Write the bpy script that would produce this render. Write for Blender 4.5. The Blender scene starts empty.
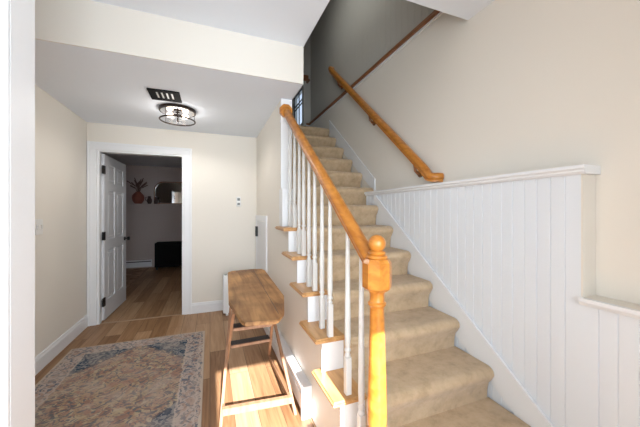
import bpy, bmesh, math, random
from mathutils import Vector, Matrix
random.seed(4)
C = bpy.context.scene.collection
S = bpy.context.scene

# ------------------------------------------------------------------ camera, sky, sun, added fill lights, exposure
cam = bpy.data.cameras.new('camera'); cam.lens = 16.0; cam.sensor_width = 36.0; cam.clip_start = 0.02
cam.shift_y = -1.5 / 640
co = bpy.data.objects.new('camera', cam); C.objects.link(co)
co.location = (0, 0, 1.33); co.rotation_euler = (math.pi / 2, 0, -math.atan(110 / 284.4))
S.camera = co
w = bpy.data.worlds.new('sky'); S.world = w; w.use_nodes = True
bg = w.node_tree.nodes['Background']; bg.inputs[0].default_value = (0.76, 0.86, 1.0, 1); bg.inputs[1].default_value = 1.1
sl = bpy.data.lights.new('sun', 'SUN'); sl.energy = 28; sl.angle = math.radians(0.6); sl.color = (0.98, 0.98, 1.0)
so = bpy.data.objects.new('sun', sl); C.objects.link(so)
SUN = Vector((0.0, 1.0, -0.55)).normalized()
so.rotation_euler = SUN.to_track_quat('-Z', 'Y').to_euler(); so.location = (0.3, -4, 4)

def area(name, loc, to, sx, sy, power, col=(1, 1, 1)):
    l = bpy.data.lights.new(name, 'AREA'); l.shape = 'RECTANGLE'; l.size = sx; l.size_y = sy; l.energy = power; l.color = col
    o = bpy.data.objects.new(name, l); C.objects.link(o); o.location = loc
    o.rotation_euler = (Vector(to) - Vector(loc)).to_track_quat('-Z', 'Y').to_euler()
    return o
area('front_fill', (0.2, -0.62, 1.35), (-0.35, 4, 1.25), 1.3, 1.7, 35, (0.80, 0.90, 1.0)).data.spread = math.radians(116)  # added fill just inside the entry door, wider than its glass
area('foyer_fill', (-1.5, -0.62, 1.5), (0.6, 2.2, 1.3), 1.4, 1.3, 23, (0.80, 0.90, 1.0))  # added fill in front of the made-up front window opening
area('stairwell_fill', (0.78, 2.9, 4.2), (1.7, 2.95, 3.75), 1.4, 0.6, 5, (0.97, 0.99, 0.96)).data.spread = math.radians(125)  # added unseen light aimed at the upper stairwell wall, not daylight
area('back_room_fill', (0.5, 5.6, 1.7), (-2, 6.6, 0.7), 1.0, 1.0, 1.4, (1.0, 0.93, 0.88))  # dim fill added inside the back room, which has no window
S.view_settings.view_transform = 'Standard'; S.view_settings.look = 'None'
S.view_settings.exposure = 0.0; S.view_settings.gamma = 1.0; S.view_settings.use_curve_mapping = False

# ------------------------------------------------------------------ materials
def mat(name, col, rough=0.5, metal=0.0, spec=0.5):
    m = bpy.data.materials.new(name); m.use_nodes = True
    b = m.node_tree.nodes['Principled BSDF']
    b.inputs['Base Color'].default_value = (*col, 1); b.inputs['Roughness'].default_value = rough
    b.inputs['Metallic'].default_value = metal; b.inputs['Specular IOR Level'].default_value = spec
    return m
def nt(m): return m.node_tree.nodes, m.node_tree.links, m.node_tree.nodes['Principled BSDF']
def ramp(N, stops):
    r = N.new('ShaderNodeValToRGB'); e = r.color_ramp.elements
    while len(e) > 1: e.remove(e[0])
    e[0].position = stops[0][0]; e[0].color = (*stops[0][1], 1)
    for p, c in stops[1:]:
        k = e.new(p); k.color = (*c, 1)
    return r
def paint(name, col, rough=0.55, spec=0.3):
    m = mat(name, col, rough, 0, spec); N, L, b = nt(m)
    t = N.new('ShaderNodeTexCoord'); n = N.new('ShaderNodeTexNoise'); n.inputs['Scale'].default_value = 90
    n.inputs['Detail'].default_value = 2
    L.new(t.outputs['Object'], n.inputs['Vector'])
    bu = N.new('ShaderNodeBump'); bu.inputs['Strength'].default_value = 0.04; bu.inputs['Distance'].default_value = 0.01
    L.new(n.outputs['Fac'], bu.inputs['Height']); L.new(bu.outputs['Normal'], b.inputs['Normal'])
    return m
def wood(name, dark, light, rough=0.35, scale=(40, 2.2, 40), spots=0.0, axis_noise=3.0):
    m = mat(name, light, rough); N, L, b = nt(m)
    t = N.new('ShaderNodeTexCoord'); mp = N.new('ShaderNodeMapping'); mp.inputs['Scale'].default_value = scale
    n = N.new('ShaderNodeTexNoise'); n.inputs['Scale'].default_value = 1.0; n.inputs['Detail'].default_value = 6; n.inputs['Distortion'].default_value = 0.6
    L.new(t.outputs['Object'], mp.inputs['Vector']); L.new(mp.outputs['Vector'], n.inputs['Vector'])
    r = ramp(N, [(0.3, dark), (0.68, light)]); L.new(n.outputs['Fac'], r.inputs['Fac'])
    out = r.outputs['Color']
    if spots:
        n2 = N.new('ShaderNodeTexNoise'); n2.inputs['Scale'].default_value = axis_noise; n2.inputs['Detail'].default_value = 5
        L.new(t.outputs['Object'], n2.inputs['Vector'])
        r2 = ramp(N, [(0.35, (0.45, 0.42, 0.40)), (0.62, (1, 1, 1))]); L.new(n2.outputs['Fac'], r2.inputs['Fac'])
        mx = N.new('ShaderNodeMix'); mx.data_type = 'RGBA'; mx.blend_type = 'MULTIPLY'; mx.inputs['Factor'].default_value = spots
        L.new(out, mx.inputs['A']); L.new(r2.outputs['Color'], mx.inputs['B']); out = mx.outputs['Result']
    L.new(out, b.inputs['Base Color'])
    return m

M = {}
M['cream'] = paint('cream_paint', (0.80, 0.757, 0.68))
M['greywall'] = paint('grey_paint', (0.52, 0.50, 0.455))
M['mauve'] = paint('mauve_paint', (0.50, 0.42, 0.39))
M['ceil'] = paint('ceiling_paint', (0.83, 0.875, 0.93), 0.8)
M['white'] = paint('white_trim_paint', (0.81, 0.82, 0.83), 0.35, 0.4)
M['door'] = paint('white_door_paint', (0.72, 0.73, 0.75), 0.35, 0.4)
M['bead'] = paint('white_beadboard_paint', (0.775, 0.81, 0.845), 0.28, 0.5)
M['bal'] = paint('baluster_paint', (0.70, 0.69, 0.66), 0.35, 0.4)
M['oak'] = wood('honey_oak', (0.40, 0.13, 0.016), (0.62, 0.25, 0.04), 0.28, (30, 3, 30))
M['oakdark'] = wood('red_brown_oak', (0.17, 0.062, 0.02), (0.32, 0.13, 0.045), 0.32, (30, 3, 30))
M['oaktread'] = wood('oak_tread', (0.45, 0.22, 0.075), (0.66, 0.38, 0.16), 0.35, (30, 3, 30))
M['oldpine'] = wood('worn_pine', (0.30, 0.13, 0.04), (0.62, 0.33, 0.125), 0.6, (26, 2.0, 26), 0.85, 4.0)
M['leg'] = wood('pine_leg', (0.25, 0.125, 0.065), (0.38, 0.21, 0.12), 0.5, (30, 3, 8))
M['blackpaint'] = mat('worn_black_paint', (0.028, 0.026, 0.028), 0.6)
M['black'] = mat('black_metal', (0.012, 0.012, 0.013), 0.4, 0.3)
M['bronze'] = mat('dark_bronze', (0.035, 0.024, 0.018), 0.35, 0.8)
M['mirror'] = mat('polished_pan', (0.75, 0.70, 0.66), 0.12, 1.0)
M['heater'] = mat('white_enamel', (0.80, 0.81, 0.82), 0.3)
M['plastic'] = mat('white_plastic', (0.80, 0.79, 0.76), 0.4)
M['display'] = mat('grey_display', (0.10, 0.11, 0.10), 0.3)
M['terracotta'] = mat('terracotta', (0.23, 0.062, 0.038), 0.6)
M['stem'] = mat('dried_stem', (0.13, 0.07, 0.055), 0.8)
M['glassmirror'] = mat('mirror_glass', (0.8, 0.8, 0.82), 0.03, 1.0)
M['ventblack'] = mat('flat_black', (0.008, 0.008, 0.008), 0.8, 0, 0.1)
M['slot'] = mat('dark_slot', (0.05, 0.05, 0.05), 0.6)

def glass(name, tint=(1, 1, 1)):
    m = bpy.data.materials.new(name); m.use_nodes = True; N = m.node_tree.nodes; L = m.node_tree.links
    N.remove(N['Principled BSDF'])
    tr = N.new('ShaderNodeBsdfTransparent'); tr.inputs[0].default_value = (*tint, 1)
    gl = N.new('ShaderNodeBsdfGlossy'); gl.inputs['Roughness'].default_value = 0.02
    mx = N.new('ShaderNodeMixShader'); mx.inputs[0].default_value = 0.06
    L.new(tr.outputs[0], mx.inputs[1]); L.new(gl.outputs[0], mx.inputs[2]); L.new(mx.outputs[0], N['Material Output'].inputs['Surface'])
    return m
M['glass'] = glass('clear_glass'); M['blueglass'] = glass('window_glass', (0.92, 0.96, 1.0))
bm_ = mat('lit_bulb', (1, 0.9, 0.8)); bm_.node_tree.nodes['Principled BSDF'].inputs['Emission Color'].default_value = (1, 0.82, 0.66, 1)
bm_.node_tree.nodes['Principled BSDF'].inputs['Emission Strength'].default_value = 4; M['bulb'] = bm_

def floor_mat():
    m = mat('oak_plank_floor', (0.3, 0.2, 0.12), 0.45, 0, 0.3); N, L, b = nt(m)
    t = N.new('ShaderNodeTexCoord'); mp = N.new('ShaderNodeMapping'); mp.inputs['Rotation'].default_value = (0, 0, math.pi / 2)
    L.new(t.outputs['Object'], mp.inputs['Vector'])
    br = N.new('ShaderNodeTexBrick'); br.offset = 0.37; br.inputs['Scale'].default_value = 1.0
    br.inputs['Brick Width'].default_value = 1.22; br.inputs['Row Height'].default_value = 0.15
    br.inputs['Mortar Size'].default_value = 0.0018; br.inputs['Mortar Smooth'].default_value = 0.3; br.inputs['Bias'].default_value = 0.0
    br.inputs['Color1'].default_value = (0.0, 0, 0, 1); br.inputs['Color2'].default_value = (1, 1, 1, 1); br.inputs['Mortar'].default_value = (0.3, 0.3, 0.3, 1)
    L.new(mp.outputs['Vector'], br.inputs['Vector'])
    # stretched grain, shifted from plank to plank
    mp2 = N.new('ShaderNodeMapping'); mp2.inputs['Scale'].default_value = (2.0, 32, 1)
    L.new(mp.outputs['Vector'], mp2.inputs['Vector'])
    ad = N.new('ShaderNodeVectorMath'); ad.operation = 'MULTIPLY_ADD'; ad.inputs[1].default_value = (9, 9, 9)
    L.new(br.outputs['Color'], ad.inputs[0]); L.new(mp2.outputs['Vector'], ad.inputs[2])
    n = N.new('ShaderNodeTexNoise'); n.inputs['Scale'].default_value = 1.0; n.inputs['Detail'].default_value = 7; n.inputs['Distortion'].default_value = 1.1
    L.new(ad.outputs[0], n.inputs['Vector'])
    mx = N.new('ShaderNodeMix'); mx.data_type = 'FLOAT'; mx.inputs['Factor'].default_value = 0.62
    L.new(br.outputs['Color'], mx.inputs['A']); L.new(n.outputs['Fac'], mx.inputs['B'])
    r = ramp(N, [(0.18, (0.16, 0.072, 0.029)), (0.5, (0.34, 0.188, 0.092)), (0.85, (0.52, 0.34, 0.20))])
    L.new(mx.outputs['Result'], r.inputs['Fac'])
    m2 = N.new('ShaderNodeMix'); m2.data_type = 'RGBA'; m2.inputs['B'].default_value = (0.07, 0.045, 0.025, 1)
    L.new(br.outputs['Fac'], m2.inputs['Factor']); L.new(r.outputs['Color'], m2.inputs['A'])
    L.new(m2.outputs['Result'], b.inputs['Base Color'])
    return m
M['floor'] = floor_mat()

def carpet_mat():
    m = mat('beige_carpet', (0.5, 0.4, 0.3), 0.95, 0, 0.1); N, L, b = nt(m)
    b.inputs['Sheen Weight'].default_value = 0.25
    t = N.new('ShaderNodeTexCoord')
    n = N.new('ShaderNodeTexNoise'); n.inputs['Scale'].default_value = 12; n.inputs['Detail'].default_value = 7; n.inputs['Roughness'].default_value = 0.7
    L.new(t.outputs['Object'], n.inputs['Vector'])
    r = ramp(N, [(0.28, (0.44, 0.305, 0.18)), (0.50, (0.59, 0.43, 0.265)), (0.75, (0.68, 0.52, 0.345))])
    L.new(n.outputs['Fac'], r.inputs['Fac']); L.new(r.outputs['Color'], b.inputs['Base Color'])
    n2 = N.new('ShaderNodeTexNoise'); n2.inputs['Scale'].default_value = 420; L.new(t.outputs['Object'], n2.inputs['Vector'])
    n3 = N.new('ShaderNodeMath'); n3.operation = 'MULTIPLY_ADD'; n3.inputs[1].default_value = 0.6
    L.new(n.outputs['Fac'], n3.inputs[0]); L.new(n2.outputs['Fac'], n3.inputs[2])
    bu = N.new('ShaderNodeBump'); bu.inputs['Strength'].default_value = 0.6; bu.inputs['Distance'].default_value = 0.006
    L.new(n3.outputs[0], bu.inputs['Height']); L.new(bu.outputs['Normal'], b.inputs['Normal'])
    return m
M['carpet'] = carpet_mat()

RUG = (-1.245, -0.05, 1.64, 3.42)          # x0 x1 y0 y1 of the hall rug
def rug_mat():
    m = mat('persian_rug', (0.5, 0.35, 0.27), 0.95, 0, 0.1); N, L, b = nt(m)
    hx, hy = (RUG[1] - RUG[0]) / 2, (RUG[3] - RUG[2]) / 2
    t = N.new('ShaderNodeTexCoord')
    wn = N.new('ShaderNodeTexNoise'); wn.inputs['Scale'].default_value = 16; wn.inputs['Detail'].default_value = 3
    L.new(t.outputs['Object'], wn.inputs['Vector'])
    wv = N.new('ShaderNodeVectorMath'); wv.operation = 'MULTIPLY_ADD'; wv.inputs[1].default_value = (0.05, 0.05, 0)
    sb = N.new('ShaderNodeVectorMath'); sb.operation = 'SUBTRACT'; sb.inputs[1].default_value = (0.5, 0.5, 0.5)
    L.new(wn.outputs['Color'], sb.inputs[0]); L.new(sb.outputs[0], wv.inputs[0]); L.new(t.outputs['Object'], wv.inputs[2])
    sp = N.new('ShaderNodeSeparateXYZ'); L.new(wv.outputs[0], sp.inputs[0])
    def mth(op, a, bb=None, c=None):
        q = N.new('ShaderNodeMath'); q.operation = op
        for i, v in enumerate((a, bb, c)):
            if v is None: continue
            if isinstance(v, (int, float)): q.inputs[i].default_value = v
            else: L.new(v, q.inputs[i])
        return q.outputs[0]
    def mixc(f, a, bb):
        q = N.new('ShaderNodeMix'); q.data_type = 'RGBA'
        for k, v in (('Factor', f), ('A', a), ('B', bb)):
            if isinstance(v, tuple): q.inputs[k].default_value = (*v, 1)
            elif isinstance(v, float): q.inputs[k].default_value = v
            else: L.new(v, q.inputs[k])
        return q.outputs['Result']
    ax, ay = mth('ABSOLUTE', sp.outputs['X']), mth('ABSOLUTE', sp.outputs['Y'])
    dx, dy = mth('SUBTRACT', hx, ax), mth('SUBTRACT', hy, ay)
    edge = mth('MINIMUM', dx, dy)
    # patterns: broken vines of two sizes
    def vines(scale, lo, hi, stretch=(1, 1, 1), dist=2.0):
        mp = N.new('ShaderNodeMapping'); mp.inputs['Scale'].default_value = stretch; L.new(t.outputs['Object'], mp.inputs['Vector'])
        n = N.new('ShaderNodeTexNoise'); n.inputs['Scale'].default_value = scale; n.inputs['Detail'].default_value = 4; n.inputs['Distortion'].default_value = dist
        L.new(mp.outputs['Vector'], n.inputs['Vector'])
        r = ramp(N, [(lo, (0, 0, 0)), (hi, (1, 1, 1))]); L.new(n.outputs['Fac'], r.inputs['Fac']); return r.outputs['Color']
    v1, v2, v3 = vines(11, 0.52, 0.58), vines(18, 0.48, 0.53), vines(6, 0.40, 0.62, (1, 1, 1), 1.2)
    v4, v5, v6 = vines(13, 0.525, 0.56, (1, 1.3, 1), 3.0), vines(19, 0.50, 0.54, (1, 1, 1), 2.0), vines(9, 0.52, 0.60, (1, 1, 1), 2.5)
    salmon = mixc(v3, (0.325, 0.19, 0.14), (0.40, 0.275, 0.205))
    field = mixc(v1, salmon, (0.44, 0.35, 0.245))
    dd = mth('SQRT', mth('ADD', mth('MULTIPLY', mth('MULTIPLY', ax, ax), 2.6), mth('MULTIPLY', ay, ay)))
    ring = mth('MULTIPLY', mth('GREATER_THAN', mth('SINE', mth('MULTIPLY', dd, 42.0)), 0.25), mth('LESS_THAN', dd, 0.5))
    field = mixc(mth('MULTIPLY', ring, 0.4), field, (0.42, 0.32, 0.19))
    field = mixc(mth('MULTIPLY', v4, 0.8), field, (0.10, 0.12, 0.14))
    field = mixc(mth('MULTIPLY', v6, 0.35), field, (0.20, 0.13, 0.12))
    blue = mixc(v2, (0.045, 0.07, 0.105), (0.24, 0.235, 0.235))
    fx, fy = mth('SUBTRACT', hx - 0.17, ax), mth('SUBTRACT', hy - 0.20, ay)
    reach = mth('ADD', mth('ADD', mth('MULTIPLY', fx, 1.0), mth('MULTIPLY', fy, 0.95)), mth('MULTIPLY', v1, 0.05))
    span = mth('LESS_THAN', reach, 0.35)
    inner = mixc(span, field, blue)
    line = mth('LESS_THAN', mth('ABSOLUTE', mth('SUBTRACT', reach, 0.36)), 0.018)
    inner = mixc(mth('MULTIPLY', line, 0.7), inner, (0.06, 0.07, 0.095))
    border = mixc(v5, (0.44, 0.36, 0.315), (0.15, 0.16, 0.185))
    border = mixc(mth('MULTIPLY', v6, 0.6), border, (0.36, 0.215, 0.16))
    isb = mth('LESS_THAN', edge, 0.165)
    col = mixc(isb, inner, border)
    l1 = mth('LESS_THAN', mth('ABSOLUTE', mth('SUBTRACT', edge, 0.165)), 0.006)
    l2 = mth('LESS_THAN', mth('ABSOLUTE', mth('SUBTRACT', edge, 0.045)), 0.005)
    col = mixc(mth('MULTIPLY', mth('MAXIMUM', l1, l2), 0.6), col, (0.52, 0.43, 0.36))
    col = mixc(mth('LESS_THAN', edge, 0.018), col, (0.50, 0.41, 0.33))
    wear = N.new('ShaderNodeTexNoise'); wear.inputs['Scale'].default_value = 5; wear.inputs['Detail'].default_value = 8
    L.new(t.outputs['Object'], wear.inputs['Vector'])
    wr = ramp(N, [(0.45, (0, 0, 0)), (0.75, (0.6, 0.6, 0.6))]); L.new(wear.outputs['Fac'], wr.inputs['Fac'])
    col = mixc(wr.outputs['Color'], col, (0.47, 0.385, 0.32))
    L.new(col, b.inputs['Base Color'])
    return m
M['rug'] = rug_mat()
M['rug2'] = wood('tan_rug', (0.24, 0.12, 0.07), (0.48, 0.32, 0.22), 0.95, (6, 6, 6))

# ------------------------------------------------------------------ mesh helpers
def box(bm, x0, x1, y0, y1, z0, z1, bev=0.0, seg=2):
    v = [bm.verts.new(p) for p in ((x0, y0, z0), (x1, y0, z0), (x1, y1, z0), (x0, y1, z0), (x0, y0, z1), (x1, y0, z1), (x1, y1, z1), (x0, y1, z1))]
    fs = [bm.faces.new([v[i] for i in q]) for q in ((0, 3, 2, 1), (4, 5, 6, 7), (0, 1, 5, 4), (1, 2, 6, 5), (2, 3, 7, 6), (3, 0, 4, 7))]
    if bev:
        es = list({e for f in fs for e in f.edges}); bmesh.ops.bevel(bm, geom=es, offset=bev, segments=seg, affect='EDGES', profile=0.5)
def prism(bm, pts, axis, a, b_):
    """polygon pts in the plane normal to axis, extruded from a to b_ along it; (u,v) = the other two axes in x,y,z order"""
    def P(u, v, t): return {'x': (t, u, v), 'y': (u, t, v), 'z': (u, v, t)}[axis]
    A = [bm.verts.new(P(u, v, a)) for u, v in pts]; B = [bm.verts.new(P(u, v, b_)) for u, v in pts]
    n = len(pts)
    fs = [bm.faces.new(A), bm.faces.new(B[::-1])]
    for i in range(n): fs.append(bm.faces.new((A[i], B[i], B[(i + 1) % n], A[(i + 1) % n])))
    bmesh.ops.recalc_face_normals(bm, faces=fs)
def lathe(bm, prof, cx, cy, seg=24, rot=0.0):
    """prof: (r, z) from bottom to top"""
    rings = []
    for r, z in prof:
        rings.append([bm.verts.new((cx + r * math.cos(rot + 2 * math.pi * k / seg), cy + r * math.sin(rot + 2 * math.pi * k / seg), z)) for k in range(seg)])
    fs = []
    for a, b_ in zip(rings, rings[1:]):
        for k in range(seg): fs.append(bm.faces.new((a[k], a[(k + 1) % seg], b_[(k + 1) % seg], b_[k])))
    fs.append(bm.faces.new(rings[0][::-1])); fs.append(bm.faces.new(rings[-1]))
    bmesh.ops.recalc_face_normals(bm, faces=fs)
def sweep(bm, p0, p1, prof, up=(0, 0, 1)):
    """profile (side, up) swept straight from p0 to p1"""
    p0, p1 = Vector(p0), Vector(p1); d = (p1 - p0).normalized()
    s = d.cross(Vector(up)).normalized(); u = s.cross(d).normalized()
    A = [bm.verts.new(p0 + s * a + u * b_) for a, b_ in prof]; B = [bm.verts.new(p1 + s * a + u * b_) for a, b_ in prof]
    n = len(prof); fs = [bm.faces.new(A), bm.faces.new(B[::-1])]
    for i in range(n): fs.append(bm.faces.new((A[i], B[i], B[(i + 1) % n], A[(i + 1) % n])))
    bmesh.ops.recalc_face_normals(bm, faces=fs)
def sweep_path(bm, pts, prof, up=(0, 0, 1)):
    pts = [Vector(p) for p in pts]; rings = []
    for i, p in enumerate(pts):
        d = (pts[min(i + 1, len(pts) - 1)] - pts[max(i - 1, 0)]).normalized()
        s = d.cross(Vector(up)).normalized(); u = s.cross(d).normalized()
        rings.append([bm.verts.new(p + s * a + u * b_) for a, b_ in prof])
    n = len(prof); fs = [bm.faces.new(rings[0]), bm.faces.new(rings[-1][::-1])]
    for A, B in zip(rings, rings[1:]):
        for i in range(n): fs.append(bm.faces.new((A[i], B[i], B[(i + 1) % n], A[(i + 1) % n])))
    bmesh.ops.recalc_face_normals(bm, faces=fs)
def circ(r, n=12, sx=1, sy=1): return [(r * sx * math.cos(2 * math.pi * k / n), r * sy * math.sin(2 * math.pi * k / n)) for k in range(n)]
def rect(w_, h_): return [(-w_ / 2, -h_ / 2), (w_ / 2, -h_ / 2), (w_ / 2, h_ / 2), (-w_ / 2, h_ / 2)]
def torus(bm, c, R, r, z, n=48, k=10):
    rings = [[bm.verts.new((c[0] + (R + r * math.cos(2 * math.pi * j / k)) * math.cos(2 * math.pi * i / n), c[1] + (R + r * math.cos(2 * math.pi * j / k)) * math.sin(2 * math.pi * i / n), z + r * math.sin(2 * math.pi * j / k))) for j in range(k)] for i in range(n)]
    fs = []
    for i in range(n):
        for j in range(k): fs.append(bm.faces.new((rings[i][j], rings[(i + 1) % n][j], rings[(i + 1) % n][(j + 1) % k], rings[i][(j + 1) % k])))
    bmesh.ops.recalc_face_normals(bm, faces=fs)
def link(name, bm, m, parent=None, smooth=False):
    me = bpy.data.meshes.new(name)
    org = parent.matrix_world.translation.copy() if parent is not None else Vector()
    if parent is not None:
        w_ = Vector(); q = parent
        while q is not None: w_ += q.location; q = q.parent
        org = w_
    bmesh.ops.translate(bm, verts=bm.verts[:], vec=-org)
    bm.to_mesh(me); bm.free()
    me.materials.append(M[m] if isinstance(m, str) else m)
    if smooth:
        for p in me.polygons: p.use_smooth = True
        try: me.set_sharp_from_angle(angle=math.radians(38))
        except Exception: pass
    o = bpy.data.objects.new(name, me); C.objects.link(o)
    if parent is not None: o.parent = parent
    return o
def thing(name, label, cat, loc=(0, 0, 0), group=None):
    o = bpy.data.objects.new(name, None); C.objects.link(o); o.location = loc
    o.empty_display_size = 0.1; o['label'] = label; o['category'] = cat
    if group: o['group'] = group
    return o
def tag(o, label, cat, group=None):
    o['label'] = label; o['category'] = cat
    if group: o['group'] = group
    return o
def struct(name, bm, m, parent=None, smooth=False):
    o = link(name, bm, m, parent, smooth); o['kind'] = 'structure'; return o
def B(): return bmesh.new()
def boxes(*a):
    bm = B()
    for q in a: box(bm, *q)
    return bm

# ------------------------------------------------------------------ the house
CEIL, FOY, LAND = 2.38, 2.684, 2.6
XW, XU = 1.6, 1.7                      # wainscot face, right wall face
Y1, RUN, RISE = 0.965, 0.2505, 0.2       # first nosing
def yn(n): return Y1 + RUN * (n - 1)
BW = 4.077                             # back wall of the hall
struct('floor', boxes((-2.7, 1.8, -0.8, 8.0, -0.1, 0.0)), 'floor')
# hall walls
struct('wall_left', boxes((-1.44, -1.34, 1.32, BW, 0, CEIL)), 'cream')
struct('wall_back', boxes((-2.7, -1.245, BW, BW + 0.12, 0, 2.6), (-0.312, 1.8, BW, BW + 0.12, 0, 2.4), (-1.245, -0.312, BW, BW + 0.12, 2.065, 2.6)), 'cream')
# side wall under and beside the stairs: saw-toothed below the treads, full height beyond them
pts = [(Y1 + 0.075, 0.0)]
for n in range(1, 7):
    pts += [(yn(n) + 0.075, RISE * n - 0.03), (yn(n + 1) + 0.075 if n < 6 else 2.6, RISE * n - 0.03)]
pts += [(2.6, CEIL), (BW, CEIL), (BW, 0.0)]
bm = B(); prism(bm, pts, 'x', 0.615, 0.715); struct('wall_stair', bm, 'cream')
# walls of the stairwell
struct('wall_right', boxes((XU, 1.8, -0.8, 4.9, 0, 2.93)), 'cream')
bm = B(); y = -0.8; prof = []
while y < 4.9:
    y2 = min(y + 0.09, 4.9); prof += [(1.712, y), (1.712, y2 - 0.004), (1.715, y2 - 0.002)]; y = y2
prof += [(1.8, 4.9), (1.8, -0.8)]
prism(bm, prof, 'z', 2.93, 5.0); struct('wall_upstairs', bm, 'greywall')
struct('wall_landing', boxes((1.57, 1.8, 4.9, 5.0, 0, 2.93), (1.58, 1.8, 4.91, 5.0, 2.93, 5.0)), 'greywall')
# wall beyond the landing that holds the upstairs window
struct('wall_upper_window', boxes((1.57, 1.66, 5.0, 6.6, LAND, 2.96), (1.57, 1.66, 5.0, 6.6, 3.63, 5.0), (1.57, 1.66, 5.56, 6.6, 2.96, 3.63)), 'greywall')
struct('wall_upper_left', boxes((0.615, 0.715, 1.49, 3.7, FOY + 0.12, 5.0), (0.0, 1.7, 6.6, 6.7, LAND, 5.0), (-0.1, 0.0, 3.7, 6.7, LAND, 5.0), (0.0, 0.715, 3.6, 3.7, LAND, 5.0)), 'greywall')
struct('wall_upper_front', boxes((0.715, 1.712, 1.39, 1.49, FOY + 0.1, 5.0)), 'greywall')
struct('ceiling_upstairs', boxes((-0.1, 1.8, 1.39, 6.7, 5.0, 5.1)), 'ceil')
struct('floor_upstairs', boxes((0.0, XU, 4.02, 6.6, LAND - 0.18, LAND - 0.02), (0.0, 0.715, 3.7, 4.02, LAND - 0.18, LAND - 0.02)), 'carpet')
# ceilings
struct('ceiling', boxes((-1.44, 0.715, 2.236, BW, CEIL, FOY + 0.1)), 'ceil')
struct('wall_bulkhead', boxes((-2.7, 0.715, 2.226, 2.236, CEIL, FOY)), 'cream')
struct('ceiling_foyer', boxes((-2.7, 0.715, -0.8, 2.226, FOY, FOY + 0.1), (0.715, XU, -0.8, 1.498, FOY, FOY + 0.1)), 'ceil')
# foyer shell behind the camera: front wall with the glazed entry door and a window opening made up for fill light
struct('wall_front', boxes((-2.7, -2.2, -0.8, -0.7, 0, FOY), (-2.2, -0.8, -0.8, -0.7, 0, 0.8), (-2.2, -0.8, -0.8, -0.7, 2.2, FOY), (-0.8, 0.05, -0.8, -0.7, 0, FOY),
       (0.05, 0.69, -0.8, -0.7, 1.82, FOY), (0.69, 1.7, -0.8, -0.7, 0, FOY), (0.05, 0.69, -0.8, -0.7, 0, 0.06)), 'cream')
struct('wall_foyer_left', boxes((-2.8, -2.7, -0.8, 1.32, 0, FOY)), 'cream')
struct('wall_partition', boxes((-2.7, -0.605, 1.2, 1.32, 0, FOY)), 'cream')
bm = B(); box(bm, -0.667, -0.592, 1.185, 1.2, 0, FOY, 0.004); box(bm, -0.605, -0.592, 1.2, 1.335, 0, FOY); box(bm, -0.667, -0.605, 1.32, 1.335, 0, FOY)
struct('trim_1', bm, 'white')

# back room behind the open door
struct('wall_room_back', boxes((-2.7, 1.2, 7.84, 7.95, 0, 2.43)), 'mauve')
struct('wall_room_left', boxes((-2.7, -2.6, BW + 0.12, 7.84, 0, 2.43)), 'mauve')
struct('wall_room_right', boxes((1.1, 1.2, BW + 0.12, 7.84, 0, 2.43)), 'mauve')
struct('ceiling_room', boxes((-2.7, 1.2, BW + 0.12, 7.95, 2.43, 2.5)), 'ceil')

# door casing (stepped), jambs, baseboards
def casing(name, x0, x1, z1, wd, y):
    bm = B()
    for (a, b_, c, d) in ((x0 - wd, x0, 0, z1), (x1, x1 + wd, 0, z1), (x0 - wd, x1 + wd, z1, z1 + wd)):
        box(bm, a, b_, y - 0.016, y, c, d, 0.003)
    o = 0.03
    for (a, b_, c, d) in ((x0 - wd, x0 - wd + o, 0, z1 + wd), (x1 + wd - o, x1 + wd, 0, z1 + wd), (x0 - wd + o, x1 + wd - o, z1 + wd - o, z1 + wd)):
        box(bm, a, b_, y - 0.024, y - 0.016, c, d, 0.003)
    box(bm, x0, x0 + 0.018, y, y + 0.12, 0, z1); box(bm, x1 - 0.018, x1, y, y + 0.12, 0, z1); box(bm, x0 + 0.018, x1 - 0.018, y, y + 0.12, z1 - 0.018, z1)
    box(bm, x0 + 0.018, x0 + 0.026, y, y + 0.07, 0, z1 - 0.018); box(bm, x1 - 0.026, x1 - 0.018, y, y + 0.07, 0, z1 - 0.018)
    return struct(name, bm, 'white')
casing('trim_2', -1.245, -0.312, 2.065, 0.09, BW)
def baseboard(name, a, b_, side):
    bm = B()
    pr = [(0, 0), (0.016, 0), (0.016, 0.105), (0.010, 0.118), (0.008, 0.132), (0, 0.138)]
    if side == 'left': prism(bm, [(-1.34 + u, v) for u, v in pr], 'y', a, b_)
    else: prism(bm, [(BW - u, v) for u, v in pr], 'x', a, b_)
    return struct(name, bm, 'white')
baseboard('baseboard_left', 1.335, BW - 0.024, 'left'); baseboard('baseboard_back', -0.224, 0.6145, 'back')
bm = B(); prism(bm, [(-1.215, BW + 0.005), (-0.34, BW + 0.005), (-0.34, BW + 0.03), (-1.215, BW + 0.03)], 'z', 0.0, 0.006); struct('trim_3', bm, mat('threshold_strip', (0.42, 0.29, 0.19), 0.5))

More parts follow.
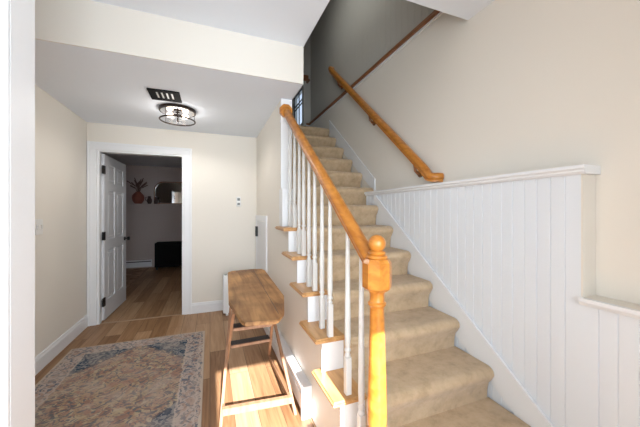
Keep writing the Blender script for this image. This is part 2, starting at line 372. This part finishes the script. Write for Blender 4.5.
# the six panel door, swung into the back room
R = math.radians
dr = bpy.data.objects.new('door_1', None); C.objects.link(dr); dr['kind'] = 'structure'; dr.location = (-1.200, BW + 0.1, 0.0)
W_, H_, T_ = 0.86, 2.035, 0.035
def panel_leaf():
    bm = B()
    xs = [0, 0.115, 0.375, 0.465, 0.725, W_]; zs = [0.012, 0.24, 0.86, 0.99, 1.60, 1.70, 1.92, H_]
    # frame members in the local frame: leaf along +y, face looks to +x
    def fb(a, b_, c, d): box(bm, -T_, 0, a, b_, c, d)
    for i in (0, 2, 4): fb(xs[i], xs[i + 1], zs[0], zs[-1])
    for j in (0, 2, 4, 6):
        for i in (1, 3): fb(xs[i], xs[i + 1], zs[j], zs[j + 1])
    for j in (1, 3, 5):
        for i in (1, 3):
            a, b_, c, d = xs[i], xs[i + 1], zs[j], zs[j + 1]
            box(bm, -T_ + 0.011, -0.011, a, b_, c, d)
            for sgn in (0, 1):
                x = -0.011 if sgn == 0 else -T_ + 0.011; xx = -0.003 if sgn == 0 else -T_ + 0.003
                A = [bm.verts.new((x, u, v)) for u, v in ((a + .022, c + .022), (b_ - .022, c + .022), (b_ - .022, d - .022), (a + .022, d - .022))]
                Q = [bm.verts.new((xx, u, v)) for u, v in ((a + .045, c + .045), (b_ - .045, c + .045), (b_ - .045, d - .045), (a + .045, d - .045))]
                fs = [bm.faces.new(Q)] + [bm.faces.new((A[k], A[(k + 1) % 4], Q[(k + 1) % 4], Q[k])) for k in range(4)]
                bmesh.ops.recalc_face_normals(bm, faces=fs)
    return bm
def local(name, bm, m, parent, smooth=False):
    me = bpy.data.meshes.new(name); bm.to_mesh(me); bm.free(); me.materials.append(M[m])
    if smooth:
        for p in me.polygons: p.use_smooth = True
    o = bpy.data.objects.new(name, me); C.objects.link(o); o.parent = parent; return o
local('door_leaf', panel_leaf(), 'door', dr)
for z in (0.24, 1.04, 1.84):
    local('hinge', boxes((-0.004, 0.012, -0.062, 0.006, z - 0.05, z + 0.05)), 'black', dr)
bm = B()
for s in (1, -1):
    x0 = 0.0 if s > 0 else -T_
    sweep(bm, (x0, 0.775, 0.94), (x0 + s * 0.012, 0.775, 0.94), circ(0.028, 16)); sweep(bm, (x0 + s * 0.012, 0.775, 0.94), (x0 + s * 0.04, 0.775, 0.94), circ(0.011, 12))
    sweep(bm, (x0 + s * 0.04, 0.775, 0.94), (x0 + s * 0.066, 0.775, 0.94), circ(0.027, 16))
local('knob', bm, 'black', dr, True)
dr.rotation_euler = (0, 0, R(-1.6))

# ------------------------------------------------------------------ wainscot on the right
bm = B()
def bead(y0, y1, z0, z1, x=XW, back=XU):
    ys = []; k = math.ceil((y0 - 0.79) / 0.064)
    while 0.79 + 0.064 * k < y1:
        g = 0.79 + 0.064 * k
        if g > y0 + 0.006: ys.append(g)
        k += 1
    pr = [(back, y0), (x, y0)]
    for g in ys:
        pr += [(x, g - 0.0035), (x + 0.005, g - 0.001), (x + 0.005, g + 0.001), (x, g + 0.0035)]
    pr += [(x, y1), (back, y1)]
    prism(bm, pr, 'z', z0, z1)
bead(0.79, 2.73, 0.0, 1.505); bead(-0.69, 0.79, 0.0, 0.918)
wn = struct('wall_wainscot', bm, 'bead')
# end board, upper cap with a bed mould, lower ledge
bm = B()
prism(bm, [(1.585, 1.505), (1.575, 1.515), (1.575, 1.522), (1.565, 1.53), (1.565, 1.545), (XU, 1.545), (XU, 1.505)], 'y', 0.765, 2.715)
struct('trim_4', bm, 'white')
bm = B(); prism(bm, [(1.583, 0.906), (1.575, 0.922), (1.575, 0.938), (1.60, 0.938), (1.60, 0.918), (1.598, 0.918), (1.598, 0.906)], 'y', -0.69, 0.789); struct('trim_5', bm, 'white')
struct('trim_12', boxes((1.60, XU, -0.69, 0.789, 0.918, 0.9375)), 'cream')
box_ = boxes((1.598, XU - 0.001, 0.783, 0.79, 0.938, 1.505)); struct('trim_6', box_, 'cream')
# skirt boards with a cap mould
def skirt(name, x0, x1, p0, p1, low0, low1, xm, foot=False):
    bm = B(); prism(bm, [(p0[0], low0), p0, p1, (p1[0], low1)], 'x', x0, x1)
    d = Vector((0, p1[0] - p0[0], p1[1] - p0[1])).normalized()
    sweep(bm, ((x0 + xm) / 2, p0[0], p0[1]), ((x0 + xm) / 2, p1[0], p1[1]), rect(abs(x0 - xm) + 0.012, 0.022))
    return bm
bm = skirt('s', 1.5885, XW, (0.80, 0.172), (2.56, 1.54 - 0.02), 0.0, 1.2, 1.588); struct('trim_7', bm, 'white')
bm = skirt('s', 1.69, XU, (2.712, 1.69), (3.98, 2.715), 1.548, 2.5, 1.69)
box(bm, 1.684, XU, 2.70, 2.722, 1.546, 1.70); struct('trim_8', bm, 'white')
# stained wood cap that runs along the stairwell wall and round the landing end, white strip under it
bm = B()
box(bm, 1.665, 1.712, 1.5, 4.9, 2.905, 2.938, 0.004); box(bm, 1.56, 1.665, 4.868, 4.9, 2.905, 2.938, 0.004)
o = tag(link('ledge_strip', bm, 'oakdark'), 'long stained wood cap strip running horizontally along the upper stairwell wall', 'ledge cap')
bm = boxes((1.688, XU, 1.5, 4.9, 2.885, 2.904), (1.57, 1.688, 4.888, 4.9, 2.885, 2.904)); struct('trim_9', bm, 'white')
# upstairs window on the side wall beyond the landing
wd = bpy.data.objects.new('window_1', None); C.objects.link(wd); wd['kind'] = 'structure'; wd.location = (1.57, 5.5, 3.0)
bm = B()
for z in (2.96, 3.345, 3.41, 3.61): box(bm, 1.588, 1.60, 5.0, 5.56, z, z + 0.022)
for y in (5.0, 5.22, 5.54): box(bm, 1.586, 1.602, y, y + 0.02, 2.96, 3.63)
link('window_frame', bm, 'black', wd)
link('window_pane', boxes((1.606, 1.612, 5.0, 5.56, 2.96, 3.63)), 'blueglass', wd)
# entry door frame behind the camera
bm = boxes((-0.02, 0.05, -0.7, -0.68, 0, 1.89), (0.69, 0.76, -0.7, -0.68, 0, 1.89), (0.05, 0.69, -0.7, -0.68, 1.82, 1.89)); struct('trim_10', bm, 'white')

# ------------------------------------------------------------------ staircase
st = thing('staircase', 'straight carpeted staircase with oak tread ends rising beside the white beadboard wall', 'staircase', (1.1, Y1, 0.0))
XC0 = 0.745
def carpet_step(n):
    """one waterfall step: riser, bulging nosing and tread, extruded over the step's width"""
    y, z0, z1 = yn(n), RISE * (n - 1), RISE * n
    yb = yn(n + 1) + 0.035 if n < 13 else 4.9
    r = 0.042
    pr = [(y + 0.033, z0), (y + 0.031, z0 + 0.05), (y + 0.022, z1 - 0.105), (y + 0.004, z1 - 0.08)]
    for k in range(9):
        a = math.pi * 1.06 - (math.pi * 0.56) * k / 8
        pr.append((y - 0.014 + r + r * math.cos(a), z1 - r + r * math.sin(a)))
    pr += [(y + 0.12, z1 + 0.002), (yb, z1), (yb, z1 - 0.03), (y + 0.07, z1 - 0.03), (y + 0.07, z0)]
    x0, x1 = (XC0 if n < 6 else 0.725), (1.587 if n < 8 else 1.689)
    bm = B()
    # rounded sides: three slices
    sl = [(x0, 0.012), (x0 + 0.012, 0.0), (x1 - 0.02, 0.0), (x1 - 0.008, 0.004), (x1, 0.014)]
    rings = []
    cy, cz = y + 0.10, z1 - 0.03
    for x, ins in sl:
        ring = []
        for (a, b_) in pr:
            da = ins if a < y + 0.06 else 0.0
            db = ins * 0.5 if b_ > z1 - 0.02 and a < yb - 0.05 else 0.0
            ring.append(bm.verts.new((x, a + da, b_ - db)))
        rings.append(ring)
    fs = [bm.faces.new(rings[0]), bm.faces.new(rings[-1][::-1])]
    k = len(pr)
    for A, Q in zip(rings, rings[1:]):
        for i in range(k): fs.append(bm.faces.new((A[i], Q[i], Q[(i + 1) % k], A[(i + 1) % k])))
    bmesh.ops.recalc_face_normals(bm, faces=fs)
    return bm
steps = []
for n in range(1, 14):
    s_ = link('step', carpet_step(n), 'carpet', st, True); steps.append(s_)
    if n <= 6:
        y, z = yn(n) + 0.046, RISE * n
        bm = B()
        yb = min(yn(n + 1) + 0.0675, 2.478)
        # oak tread end with a bull nosing on the front and the left return
        t = 0.028
        lip = 0.013
        plan = [(0.556, y), (0.744, y), (0.744, yb), (0.614, yb), (0.614, y + 0.315), (0.556, y + 0.315)] if n < 6 else [(0.556, y), (0.744, y), (0.744, yb), (0.614, yb), (0.614, 2.59), (0.556, 2.59)]
        prism(bm, plan, 'z', z - t, z)
        es = [e for e in bm.edges if abs(e.verts[0].co.z - e.verts[1].co.z) < 1e-6 and (all(abs(v.co.y - y) < 1e-5 for v in e.verts) or all(abs(v.co.x - 0.556) < 1e-5 for v in e.verts))]
        bmesh.ops.bevel(bm, geom=es, offset=0.009, segments=3, affect='EDGES')
        link('tread_end', bm, 'oaktread', s_, True)
        bm = B(); box(bm, 0.606, 0.744, y + 0.022, y + 0.034, z - RISE, z - t - 0.0005)
        # cove under the return nosing
        link('riser', bm, 'white', s_)
# newel at the foot
NX, NY = 0.662, 1.04
bm = B()
box(bm, NX - 0.045, NX + 0.045, NY - 0.041, NY + 0.041, 0.201, 0.385, 0.004)
lathe(bm, [(0.038, 0.385), (0.046, 0.392), (0.046, 0.40), (0.036, 0.41), (0.033, 0.418), (0.040, 0.43), (0.0415, 0.47), (0.040, 0.56), (0.036, 0.70), (0.032, 0.84), (0.0305, 0.925),
           (0.032, 0.930), (0.0385, 0.938), (0.0385, 0.946), (0.032, 0.952), (0.031, 0.96), (0.032, 0.985), (0.036, 0.996), (0.036, 1.002)], NX, NY, 28)
nw = link('newel_post', bm, 'oak', st, True)
nw['label'] = 'turned honey oak newel post'
# faceted block: chamfered square on the slant towards the room
bm = B(); lathe(bm, [(0.048, 1.0), (0.062, 1.012), (0.062, 1.115), (0.05, 1.132)], NX, NY, 8, R(22.5)); link('newel_block', bm, 'oak', nw)
bm = B(); lathe(bm, [(0.042, 1.132), (0.045, 1.139), (0.042, 1.146), (0.033, 1.150), (0.038, 1.157), (0.033, 1.164), (0.022, 1.168)], NX, NY, 28)
link('newel_collar', bm, 'oak', nw, True)
bm = B(); lathe(bm, [(0.006 + 0.0, 1.160)] + [(0.037 * math.cos(a), 1.196 + 0.037 * math.sin(a)) for a in [R(-80 + 10 * k) for k in range(17)]] + [(0.003, 1.2332)], NX, NY, 28)
link('newel_ball', bm, 'oak', nw, True)
# hand rail with a moulded section
RX = 0.657
def railprof(s=1.0):
    return [(a * s, b_ * s) for a, b_ in ((-0.021, -0.036), (0.021, -0.036), (0.021, -0.022), (0.030, -0.012), (0.033, 0.004), (0.030, 0.020), (0.020, 0.031), (0.0, 0.036), (-0.020, 0.031), (-0.030, 0.020), (-0.033, 0.004), (-0.030, -0.012), (-0.021, -0.022))]
RA, RB = Vector((RX, 1.085, 1.118)), Vector((RX, 2.55, 2.248))
def railz(y): return RA.z + (RB.z - RA.z) * (y - RA.y) / (RB.y - RA.y)
bm = B(); sweep(bm, RA, RB, railprof(0.94)); link('handrail', bm, 'oak', st, True)
bm = B(); sweep(bm, (RX - 0.004, 2.545, 2.262), (RX - 0.004, 2.578, 2.262), [(0.062 * math.cos(R(22.5 + 45 * k)), 0.062 * math.sin(R(22.5 + 45 * k))) for k in range(8)])
link('rosette', bm, 'oak', st)
# balusters
for i, y in enumerate((1.165, 1.306, 1.536, 1.664, 1.798, 1.916, 2.039, 2.153, 2.284, 2.427)):
    n = int((y - Y1) // RUN) + 1
    z0, z1 = RISE * n + 0.0005, railz(y) - 0.042
    bm = B(); box(bm, RX - 0.0155, RX + 0.0155, y - 0.0155, y + 0.0155, z0, z0 + 0.19, 0.002, 1)
    b0 = z0 + 0.19
    lathe(bm, [(0.011, b0 - 0.002), (0.015, b0 + 0.006), (0.015, b0 + 0.012), (0.0105, b0 + 0.018), (0.0105, b0 + 0.024), (0.016, b0 + 0.031), (0.016, b0 + 0.039), (0.011, b0 + 0.047),
               (0.0135, b0 + 0.062), (0.0155, b0 + 0.10), (0.0148, b0 + 0.2), (0.0118, z1 - 0.2), (0.010, z1)], RX, y, 14)
    link('baluster', bm, 'bal', st, True)
# square half post where the rail ends
bm = B(); box(bm, 0.612, 0.718, 2.58, 2.6, 1.54, 2.3795, 0.002); box(bm, 0.600, 0.722, 2.48, 2.6, 1.2005, 1.54, 0.003); box(bm, 0.606, 0.72, 2.568, 2.6, 2.16, 2.18)
struct('trim_11', bm, 'white')

# wall hand rail on the right with end returns and brackets
hx = 1.632
wh = thing('wall_handrail', 'honey oak wall handrail sloping up the right wall above the beadboard', 'handrail', (hx, 2.5, 2.2))
H0, H1 = Vector((hx, 1.87, 1.690)), Vector((hx, 3.80, 3.405))
sl_ = (H1 - H0).normalized()
bm = B()
sweep_path(bm, [(hx + 0.066, 1.742, 1.602), (hx + 0.036, 1.748, 1.602), (hx + 0.008, 1.77, 1.602), (hx, 1.80, 1.612), (hx, 1.835, 1.652), tuple(H0), tuple(H0 + sl_ * 0.06), tuple(H1 - sl_ * 0.04), tuple(H1), (hx + 0.02, 3.85, 3.44), (hx + 0.066, 3.87, 3.44)], railprof(1.0))
link('rail', bm, 'oak', wh, True)
for y in (1.98, 2.72, 3.55):
    z = H0.z + (H1.z - H0.z) * (y - H0.y) / (H1.y - H0.y)
    bm = B(); sweep_path(bm, [(XU - 0.001, y, z - 0.125), (XU - 0.03, y, z - 0.128), (hx + 0.012, y, z - 0.105), (hx, y, z - 0.04)], circ(0.013, 10)); sweep(bm, (XU, y, z - 0.125), (XU - 0.008, y, z - 0.125), circ(0.034, 14))
    link('bracket', bm, 'oakdark', wh, True)
# small post on the landing corner
np_ = thing('landing_post', 'narrow grey post with brown wooden cap at the top landing corner', 'post', (1.58, 4.85, LAND))
link('shaft', boxes((1.552, 1.60, 4.82, 4.866, LAND + 0.001, 3.66)), 'greywall', np_)
link('cap', boxes((1.53, 1.66, 4.79, 4.89, 3.66, 3.70, 0.004), (1.54, 1.64, 4.80, 4.88, 3.70, 3.765, 0.006)), 'oakdark', np_)

# ------------------------------------------------------------------ hall furniture and fittings
bm = B(); box(bm, RUG[0], RUG[1], RUG[2], RUG[3], 0.0, 0.009, 0.003, 1)
ctr = Vector(((RUG[0] + RUG[1]) / 2, (RUG[2] + RUG[3]) / 2, 0)); bmesh.ops.translate(bm, verts=bm.verts[:], vec=-ctr)
o = tag(link('rug', bm, 'rug'), 'faded salmon and blue persian patterned rug on the hall floor', 'rug'); o.location = ctr

# old wooden ironing board
ib = thing('ironing_board', 'old wooden ironing board table with crossed legs beside the stair wall', 'table', (0.3, 2.2, 0))
ZB = 0.75
out = [(0.112, 1.92), (0.155, 1.565), (0.172, 1.53), (0.325, 1.507), (0.348, 1.514), (0.396, 1.598), (0.405, 1.625), (0.482, 1.944), (0.513, 2.86), (0.495, 2.925), (0.40, 2.952), (0.20, 2.925), (0.160, 2.88)]
bm = B(); prism(bm, out, 'z', ZB - 0.022, ZB)
es = [e for e in bm.edges if abs(e.verts[0].co.z - e.verts[1].co.z) < 1e-6]; bmesh.ops.bevel(bm, geom=es, offset=0.005, segments=2, affect='EDGES')
top = link('board', bm, 'oldpine', ib, True)
bm = B(); sweep(bm, (0.365, 1.60, ZB + 0.0002), (0.405, 2.93, ZB + 0.0002), rect(0.003, 0.0008)); link('seam', bm, 'slot', top)
for x, y in ((0.24, 2.86), (0.33, 2.875), (0.43, 2.87)):
    bm = B(); lathe(bm, [(0.009, ZB), (0.009, ZB + 0.0012)], x, y, 10); link('peg', bm, 'slot', top)
Lp = lambda p, q, t: tuple(Vector(p) + (Vector(q) - Vector(p)) * t)
LA0, LA1 = (0.130, 1.78, 0.728), (0.129, 2.58, 0.0)
RA0, RA1 = (0.372, 1.76, 0.728), (0.508, 2.62, 0.0)
LB0, LB1 = (0.056, 1.79, 0.0), (0.20, 2.75, 0.728)
RB0, RB1 = (0.520, 1.79, 0.0), (0.48, 2.72, 0.728)
for p, q in ((LA0, LA1), (RA0, RA1), (LB0, LB1), (RB0, RB1)):
    bm = B(); sweep(bm, p, q, rect(0.018, 0.028)); link('leg', bm, 'leg', ib)
for t in (0.22, 0.52):
    a, b_ = Vector(Lp(LA0, LA1, t)), Vector(Lp(RA0, RA1, t))
    bm = B(); sweep(bm, a + Vector((0.012, 0, 0)), b_ - Vector((0.012, 0, 0)), rect(0.085, 0.018)); rg = link('rung', bm, 'leg', ib)
    rg['label'] = 'flat rung with black painted top'
    bm = B(); sweep(bm, a + Vector((0.014, 0.006, 0.0096)), b_ + Vector((-0.014, 0.006, 0.0096)), rect(0.07, 0.001)); link('black_top', bm, 'blackpaint', rg)
bm = B(); sweep(bm, (0.07, 1.845, 0.105), (0.508, 1.835, 0.085), rect(0.03, 0.042)); link('stretcher', bm, 'leg', ib)
bm = B(); sweep(bm, (0.495, 1.86, 0.085), (0.50, 2.60, 0.022), rect(0.014, 0.03)); link('brace', bm, 'leg', ib)
bm = B(); sweep(bm, (0.078, 1.865, 0.10), (0.129, 2.55, 0.035), rect(0.014, 0.03)); link('brace', bm, 'leg', ib)

# white baseboard heater along the stair wall
bh = thing('baseboard_heater', 'long white baseboard heater on the floor along the stair wall', 'heater', (0.58, 2.4, 0))
bm = B(); prism(bm, [(0.6145, 0.0), (0.6145, 0.205), (0.565, 0.205), (0.553, 0.192), (0.553, 0.165), (0.572, 0.150), (0.553, 0.14), (0.553, 0.045), (0.575, 0.02), (0.575, 0.0)], 'y', 1.765, 3.2); link('cover', bm, 'heater', bh)
bm = B(); prism(bm, [(0.6145, 0.0), (0.6145, 0.208), (0.558, 0.208), (0.548, 0.197), (0.548, 0.0)], 'y', 1.735, 1.765); link('end_cap', bm, 'heater', bh)

# white convector against the back wall behind the board
cv = thing('convector_heater', 'low white panel heater standing by the back wall behind the ironing board', 'heater', (0.33, 3.9, 0))
link('cabinet', boxes((0.157, 0.52, 3.86, 3.95, 0.02, 0.51, 0.008)), 'heater', cv)
for x in (0.19, 0.46): link('foot', boxes((x, x + 0.03, 3.84, 3.97, 0.0, 0.022)), 'heater', cv)
link('grille', boxes(*[(0.18 + 0.02 * k, 0.19 + 0.02 * k, 3.87, 3.94, 0.5102, 0.5115) for k in range(16)]), 'slot', cv)

# access door in the stair wall
ad = bpy.data.objects.new('door_2', None); C.objects.link(ad); ad['kind'] = 'structure'; ad.location = (0.615, 3.65, 0.14)
bm = boxes((0.6, 0.615, 3.27, 3.34, 0.0, 1.285), (0.6, 0.615, 3.985, 4.055, 0.0, 1.285), (0.6, 0.615, 3.34, 3.985, 1.215, 1.285)); link('door_frame', bm, 'white', ad)
link('door_leaf', boxes((0.606, 0.615, 3.345, 3.98, 0.02, 1.21, 0.002)), 'door', ad)
link('latch', boxes((0.578, 0.606, 3.90, 3.965, 1.0, 1.135, 0.003)), 'black', ad)

# thermostat, switch
th = thing('thermostat', 'small white thermostat on the back wall right of the open door', 'thermostat', (0.368, BW, 1.475))
link('housing', boxes((0.338, 0.398, BW - 0.026, BW - 0.0005, 1.405, 1.54, 0.004)), 'plastic', th)
link('display', boxes((0.350, 0.386, BW - 0.0275, BW - 0.026, 1.485, 1.522)), 'display', th)
link('button_strip', boxes((0.350, 0.386, BW - 0.0275, BW - 0.026, 1.425, 1.455)), 'display', th)
sw = thing('light_switch', 'ivory light switch plate on the left hall wall', 'switch', (-1.34, 3.07, 1.2))
link('plate', boxes((-1.3395, -1.333, 3.015, 3.125, 1.14, 1.27, 0.002)), 'plastic', sw)
for y in (3.045, 3.095): link('toggle', boxes((-1.333, -1.322, y - 0.006, y + 0.006, 1.19, 1.222)), 'plastic', sw)

# ceiling lamp
LX, LY = -0.308, 3.245
cl = thing('ceiling_lamp', 'round dark bronze flush ceiling lamp with two lit bulbs in the hall', 'ceiling light', (LX, LY, CEIL))
bm = B(); lathe(bm, [(0.164, CEIL - 0.028), (0.172, CEIL - 0.028), (0.172, CEIL - 0.0005), (0.03, CEIL - 0.0005)], LX, LY, 48); link('canopy', bm, 'bronze', cl, True)
bm = B(); lathe(bm, [(0.05, CEIL - 0.0305), (0.158, CEIL - 0.0305), (0.158, CEIL - 0.0290), (0.05, CEIL - 0.0290)], LX, LY, 48); link('reflector', bm, 'mirror', cl)
bm = B(); torus(bm, (LX, LY), 0.163, 0.007, CEIL - 0.115); rb = link('ring', bm, 'bronze', cl, True)
for a in (20, 140, 260):
    bm = B(); x, y = LX + 0.163 * math.cos(R(a)), LY + 0.163 * math.sin(R(a)); sweep(bm, (x, y, CEIL - 0.028), (x, y, CEIL - 0.115), circ(0.002, 8), (1, 0, 0))
    link('hanger', bm, 'bronze', cl)
bm = B(); lathe(bm, [(0.160, CEIL - 0.112), (0.161, CEIL - 0.112), (0.161, CEIL - 0.03), (0.160, CEIL - 0.03)], LX, LY, 48)
link('glass_shade', bm, 'glass', cl, True)
bm = B(); lathe(bm, [(0.008, CEIL - 0.125), (0.012, CEIL - 0.118), (0.007, CEIL - 0.11), (0.007, CEIL - 0.04), (0.022, CEIL - 0.032)], LX, LY, 16); link('stem', bm, 'bronze', cl, True)
for s in (-1, 1):
    bm = B(); sweep(bm, (LX + s * 0.006, LY, CEIL - 0.06), (LX + s * 0.04, LY, CEIL - 0.06), circ(0.013, 12)); sk = link('socket', bm, 'bronze', cl, True)
    bm = B(); bmesh.ops.create_uvsphere(bm, u_segments=16, v_segments=10, radius=0.026, matrix=Matrix.Translation((LX + s * 0.07, LY, CEIL - 0.062)) @ Matrix.Diagonal((1.3, 1, 1, 1))); link('bulb', bm, 'bulb', sk, True)
pl = bpy.data.lights.new('lamp_light', 'SPOT'); pl.spot_size = math.radians(172); pl.spot_blend = 0.4; pl.energy = 15; pl.color = (1.0, 0.96, 0.92); pl.shadow_soft_size = 0.05
po = bpy.data.objects.new('lamp_light', pl); C.objects.link(po); po.location = (LX, LY, CEIL - 0.135)

pk = bpy.data.lights.new('bulb_light', 'POINT'); pk.energy = 6.5; pk.color = (1.0, 0.96, 0.92); pk.shadow_soft_size = 0.12
pk_ = bpy.data.objects.new('bulb_light', pk); C.objects.link(pk_); pk_.location = (LX, LY, CEIL - 0.135)
# ceiling vent
cvn = thing('ceiling_vent', 'black square louvred vent in the hall ceiling beside the lamp', 'vent', (-0.375, 2.885, CEIL))
x0, x1, y0, y1 = -0.50, -0.25, 2.765, 3.01
link('frame', boxes((x0, x1, y0, y0 + 0.045, CEIL - 0.010, CEIL - 0.0005), (x0, x1, y1 - 0.045, y1, CEIL - 0.010, CEIL - 0.0005), (x0, x0 + 0.035, y0 + 0.045, y1 - 0.045, CEIL - 0.010, CEIL - 0.0005), (x1 - 0.035, x1, y0 + 0.045, y1 - 0.045, CEIL - 0.010, CEIL - 0.0005)), 'ventblack', cvn)
link('backing', boxes((x0 + 0.035, x1 - 0.035, y0 + 0.045, y1 - 0.045, CEIL - 0.003, CEIL - 0.0005)), 'plastic', cvn)
for k in range(5):
    x = x0 + 0.035 + 0.0395 * k
    link('louvre', boxes((x, x + 0.0225, y0 + 0.045, y1 - 0.045, CEIL - 0.010, CEIL - 0.003)), 'ventblack', cvn)

# ------------------------------------------------------------------ the back room
FY = 7.84
sh = thing('wall_shelf', 'long shallow display shelf on the back room wall', 'shelf', (-1.0, FY, 1.52))
link('board', boxes((-2.4, 0.2, FY - 0.24, FY - 0.001, 1.49, 1.52)), 'mauve', sh)
vx = -1.56; VY = FY - 0.13
va = thing('vase', 'large round terracotta vase of dried stems on the back room shelf', 'vase', (vx, VY, 1.52))
bm = B(); lathe(bm, [(0.05, 1.5205), (0.075, 1.53), (0.118, 1.60), (0.128, 1.66), (0.115, 1.72), (0.08, 1.765), (0.055, 1.785), (0.06, 1.80), (0.045, 1.80), (0.045, 1.78)], vx, VY, 28); link('body', bm, 'terracotta', va, True)
bm = B(); random.seed(8)
for k in range(22):
    a = random.uniform(0, 2 * math.pi); e = random.uniform(0.15, 1.0); l = random.uniform(0.16, 0.34)
    tip = Vector((vx + math.cos(a) * math.sin(e) * l, VY + math.sin(a) * math.sin(e) * l * 0.3, 1.79 + math.cos(e) * l))
    mid = Vector((vx + (tip.x - vx) * 0.35, VY + (tip.y - VY) * 0.35, 1.79 + (tip.z - 1.79) * 0.6))
    sweep_path(bm, [(vx, VY, 1.72), tuple(mid), tuple(tip)], circ(0.004, 6), (0.1, 1, 0))
    d = (tip - mid).normalized()
    for j in range(4):
        c = mid.lerp(tip, 0.3 + 0.23 * j)
        bmesh.ops.create_icosphere(bm, subdivisions=1, radius=0.016, matrix=Matrix.Translation(c) @ d.to_track_quat('Z', 'Y').to_matrix().to_4x4() @ Matrix.Diagonal((0.7, 0.7, 1.8, 1)))
link('stems', bm, 'stem', va)
M['darkclay'] = mat('dark_clay', (0.06, 0.03, 0.025), 0.5)
for i, (x, h, r, lab) in enumerate(((-1.325, 0.18, 0.055, 'small dark jug on the back room shelf next to the terracotta vase'), (-1.19, 0.15, 0.05, 'small dark pot on the back room shelf in front of the mirror'))):
    v = thing('jug' if i == 0 else 'pot', lab, 'jug' if i == 0 else 'pot', (x, VY - 0.03, 1.52))
    bm = B(); lathe(bm, [(r * 0.6, 1.5205), (r, 1.52 + h * 0.35), (r * 0.9, 1.52 + h * 0.6), (r * 0.5, 1.52 + h * 0.85), (r * 0.62, 1.52 + h), (r * 0.4, 1.52 + h)], x, VY - 0.03, 20); bd = link('body', bm, 'darkclay', v, True)
    if i == 0:
        bm = B(); sweep_path(bm, [(x - r * 0.5, VY - 0.03, 1.52 + h * 0.9), (x - r * 1.5, VY - 0.03, 1.52 + h * 0.85), (x - r * 1.5, VY - 0.03, 1.52 + h * 0.5), (x - r * 0.9, VY - 0.03, 1.52 + h * 0.35)], circ(0.007, 8), (0, 1, 0)); link('handle', bm, 'darkclay', v, True)
    else:
        bm = B(); lathe(bm, [(r * 0.6, 1.52 + h), (r * 0.65, 1.52 + h + 0.01), (0.01, 1.52 + h + 0.03)], x, VY - 0.03, 20); link('lid', bm, 'darkclay', v, True)
# arched mirror leaning on the shelf
mi = thing('arched_mirror', 'arched dark framed mirror on the back room shelf', 'mirror', (-0.8, FY - 0.05, 1.52))
def arch(x0, x1, z0, z1, r):
    p = [(x0, z0)]
    for k in range(9): a = math.pi - math.pi / 2 * k / 8; p.append((x0 + r + r * math.cos(a), z1 - r + r * math.sin(a)))
    for k in range(9): a = math.pi / 2 - math.pi / 2 * k / 8; p.append((x1 - r + r * math.cos(a), z1 - r + r * math.sin(a)))
    return p + [(x1, z0)]
A = arch(-1.26, -0.10, 1.5205, 2.07, 0.22); I = arch(-1.235, -0.125, 1.545, 2.045, 0.20)
bm = B(); fs = []
va_ = [[bm.verts.new((u, yy, v)) for u, v in q] for yy in (FY - 0.03, FY - 0.002) for q in (A, I)]
n = len(A)
for i in range(n):
    j = (i + 1) % n
    fs += [bm.faces.new((va_[0][i], va_[0][j], va_[1][j], va_[1][i])), bm.faces.new((va_[2][i], va_[2][j], va_[0][j], va_[0][i])), bm.faces.new((va_[1][i], va_[1][j], va_[3][j], va_[3][i]))]
bmesh.ops.recalc_face_normals(bm, faces=fs); link('mirror_frame', bm, 'oakdark', mi)
bm = B(); prism(bm, I, 'y', FY - 0.012, FY - 0.006); link('mirror_glass', bm, 'glassmirror', mi)
# black cabinet
cb = thing('low_cabinet', 'low black cabinet on the floor against the back room wall', 'cabinet', (-0.6, 7.6, 0))
link('carcass', boxes((-1.18, 0.18, 7.42, 7.81, 0.06, 0.61, 0.004)), 'ventblack', cb)
for x in (-1.15, -0.49): link('door', boxes((x, x + 0.64, 7.405, 7.42, 0.09, 0.58, 0.003)), 'ventblack', cb)
for x, y in ((-1.16, 7.45), (0.12, 7.45), (-1.16, 7.76), (0.12, 7.76)): link('foot', boxes((x, x + 0.04, y, y + 0.04, 0, 0.06)), 'black', cb)
rh = thing('electric_heater', 'low white electric baseboard heater on the back room wall', 'heater', (-1.9, FY, 0))
link('cover', boxes((-2.5, -1.30, FY - 0.06, FY - 0.001, 0.03, 0.19, 0.004)), 'heater', rh)
link('slot', boxes((-2.48, -1.31, FY - 0.0625, FY - 0.06, 0.145, 0.165)), 'slot', rh)
bm = B(); box(bm, -2.45, -1.36, 5.6, 7.72, 0.0, 0.008)
tag(link('rug', bm, 'rug2'), 'tan rug on the back room floor beyond the open door', 'rug')
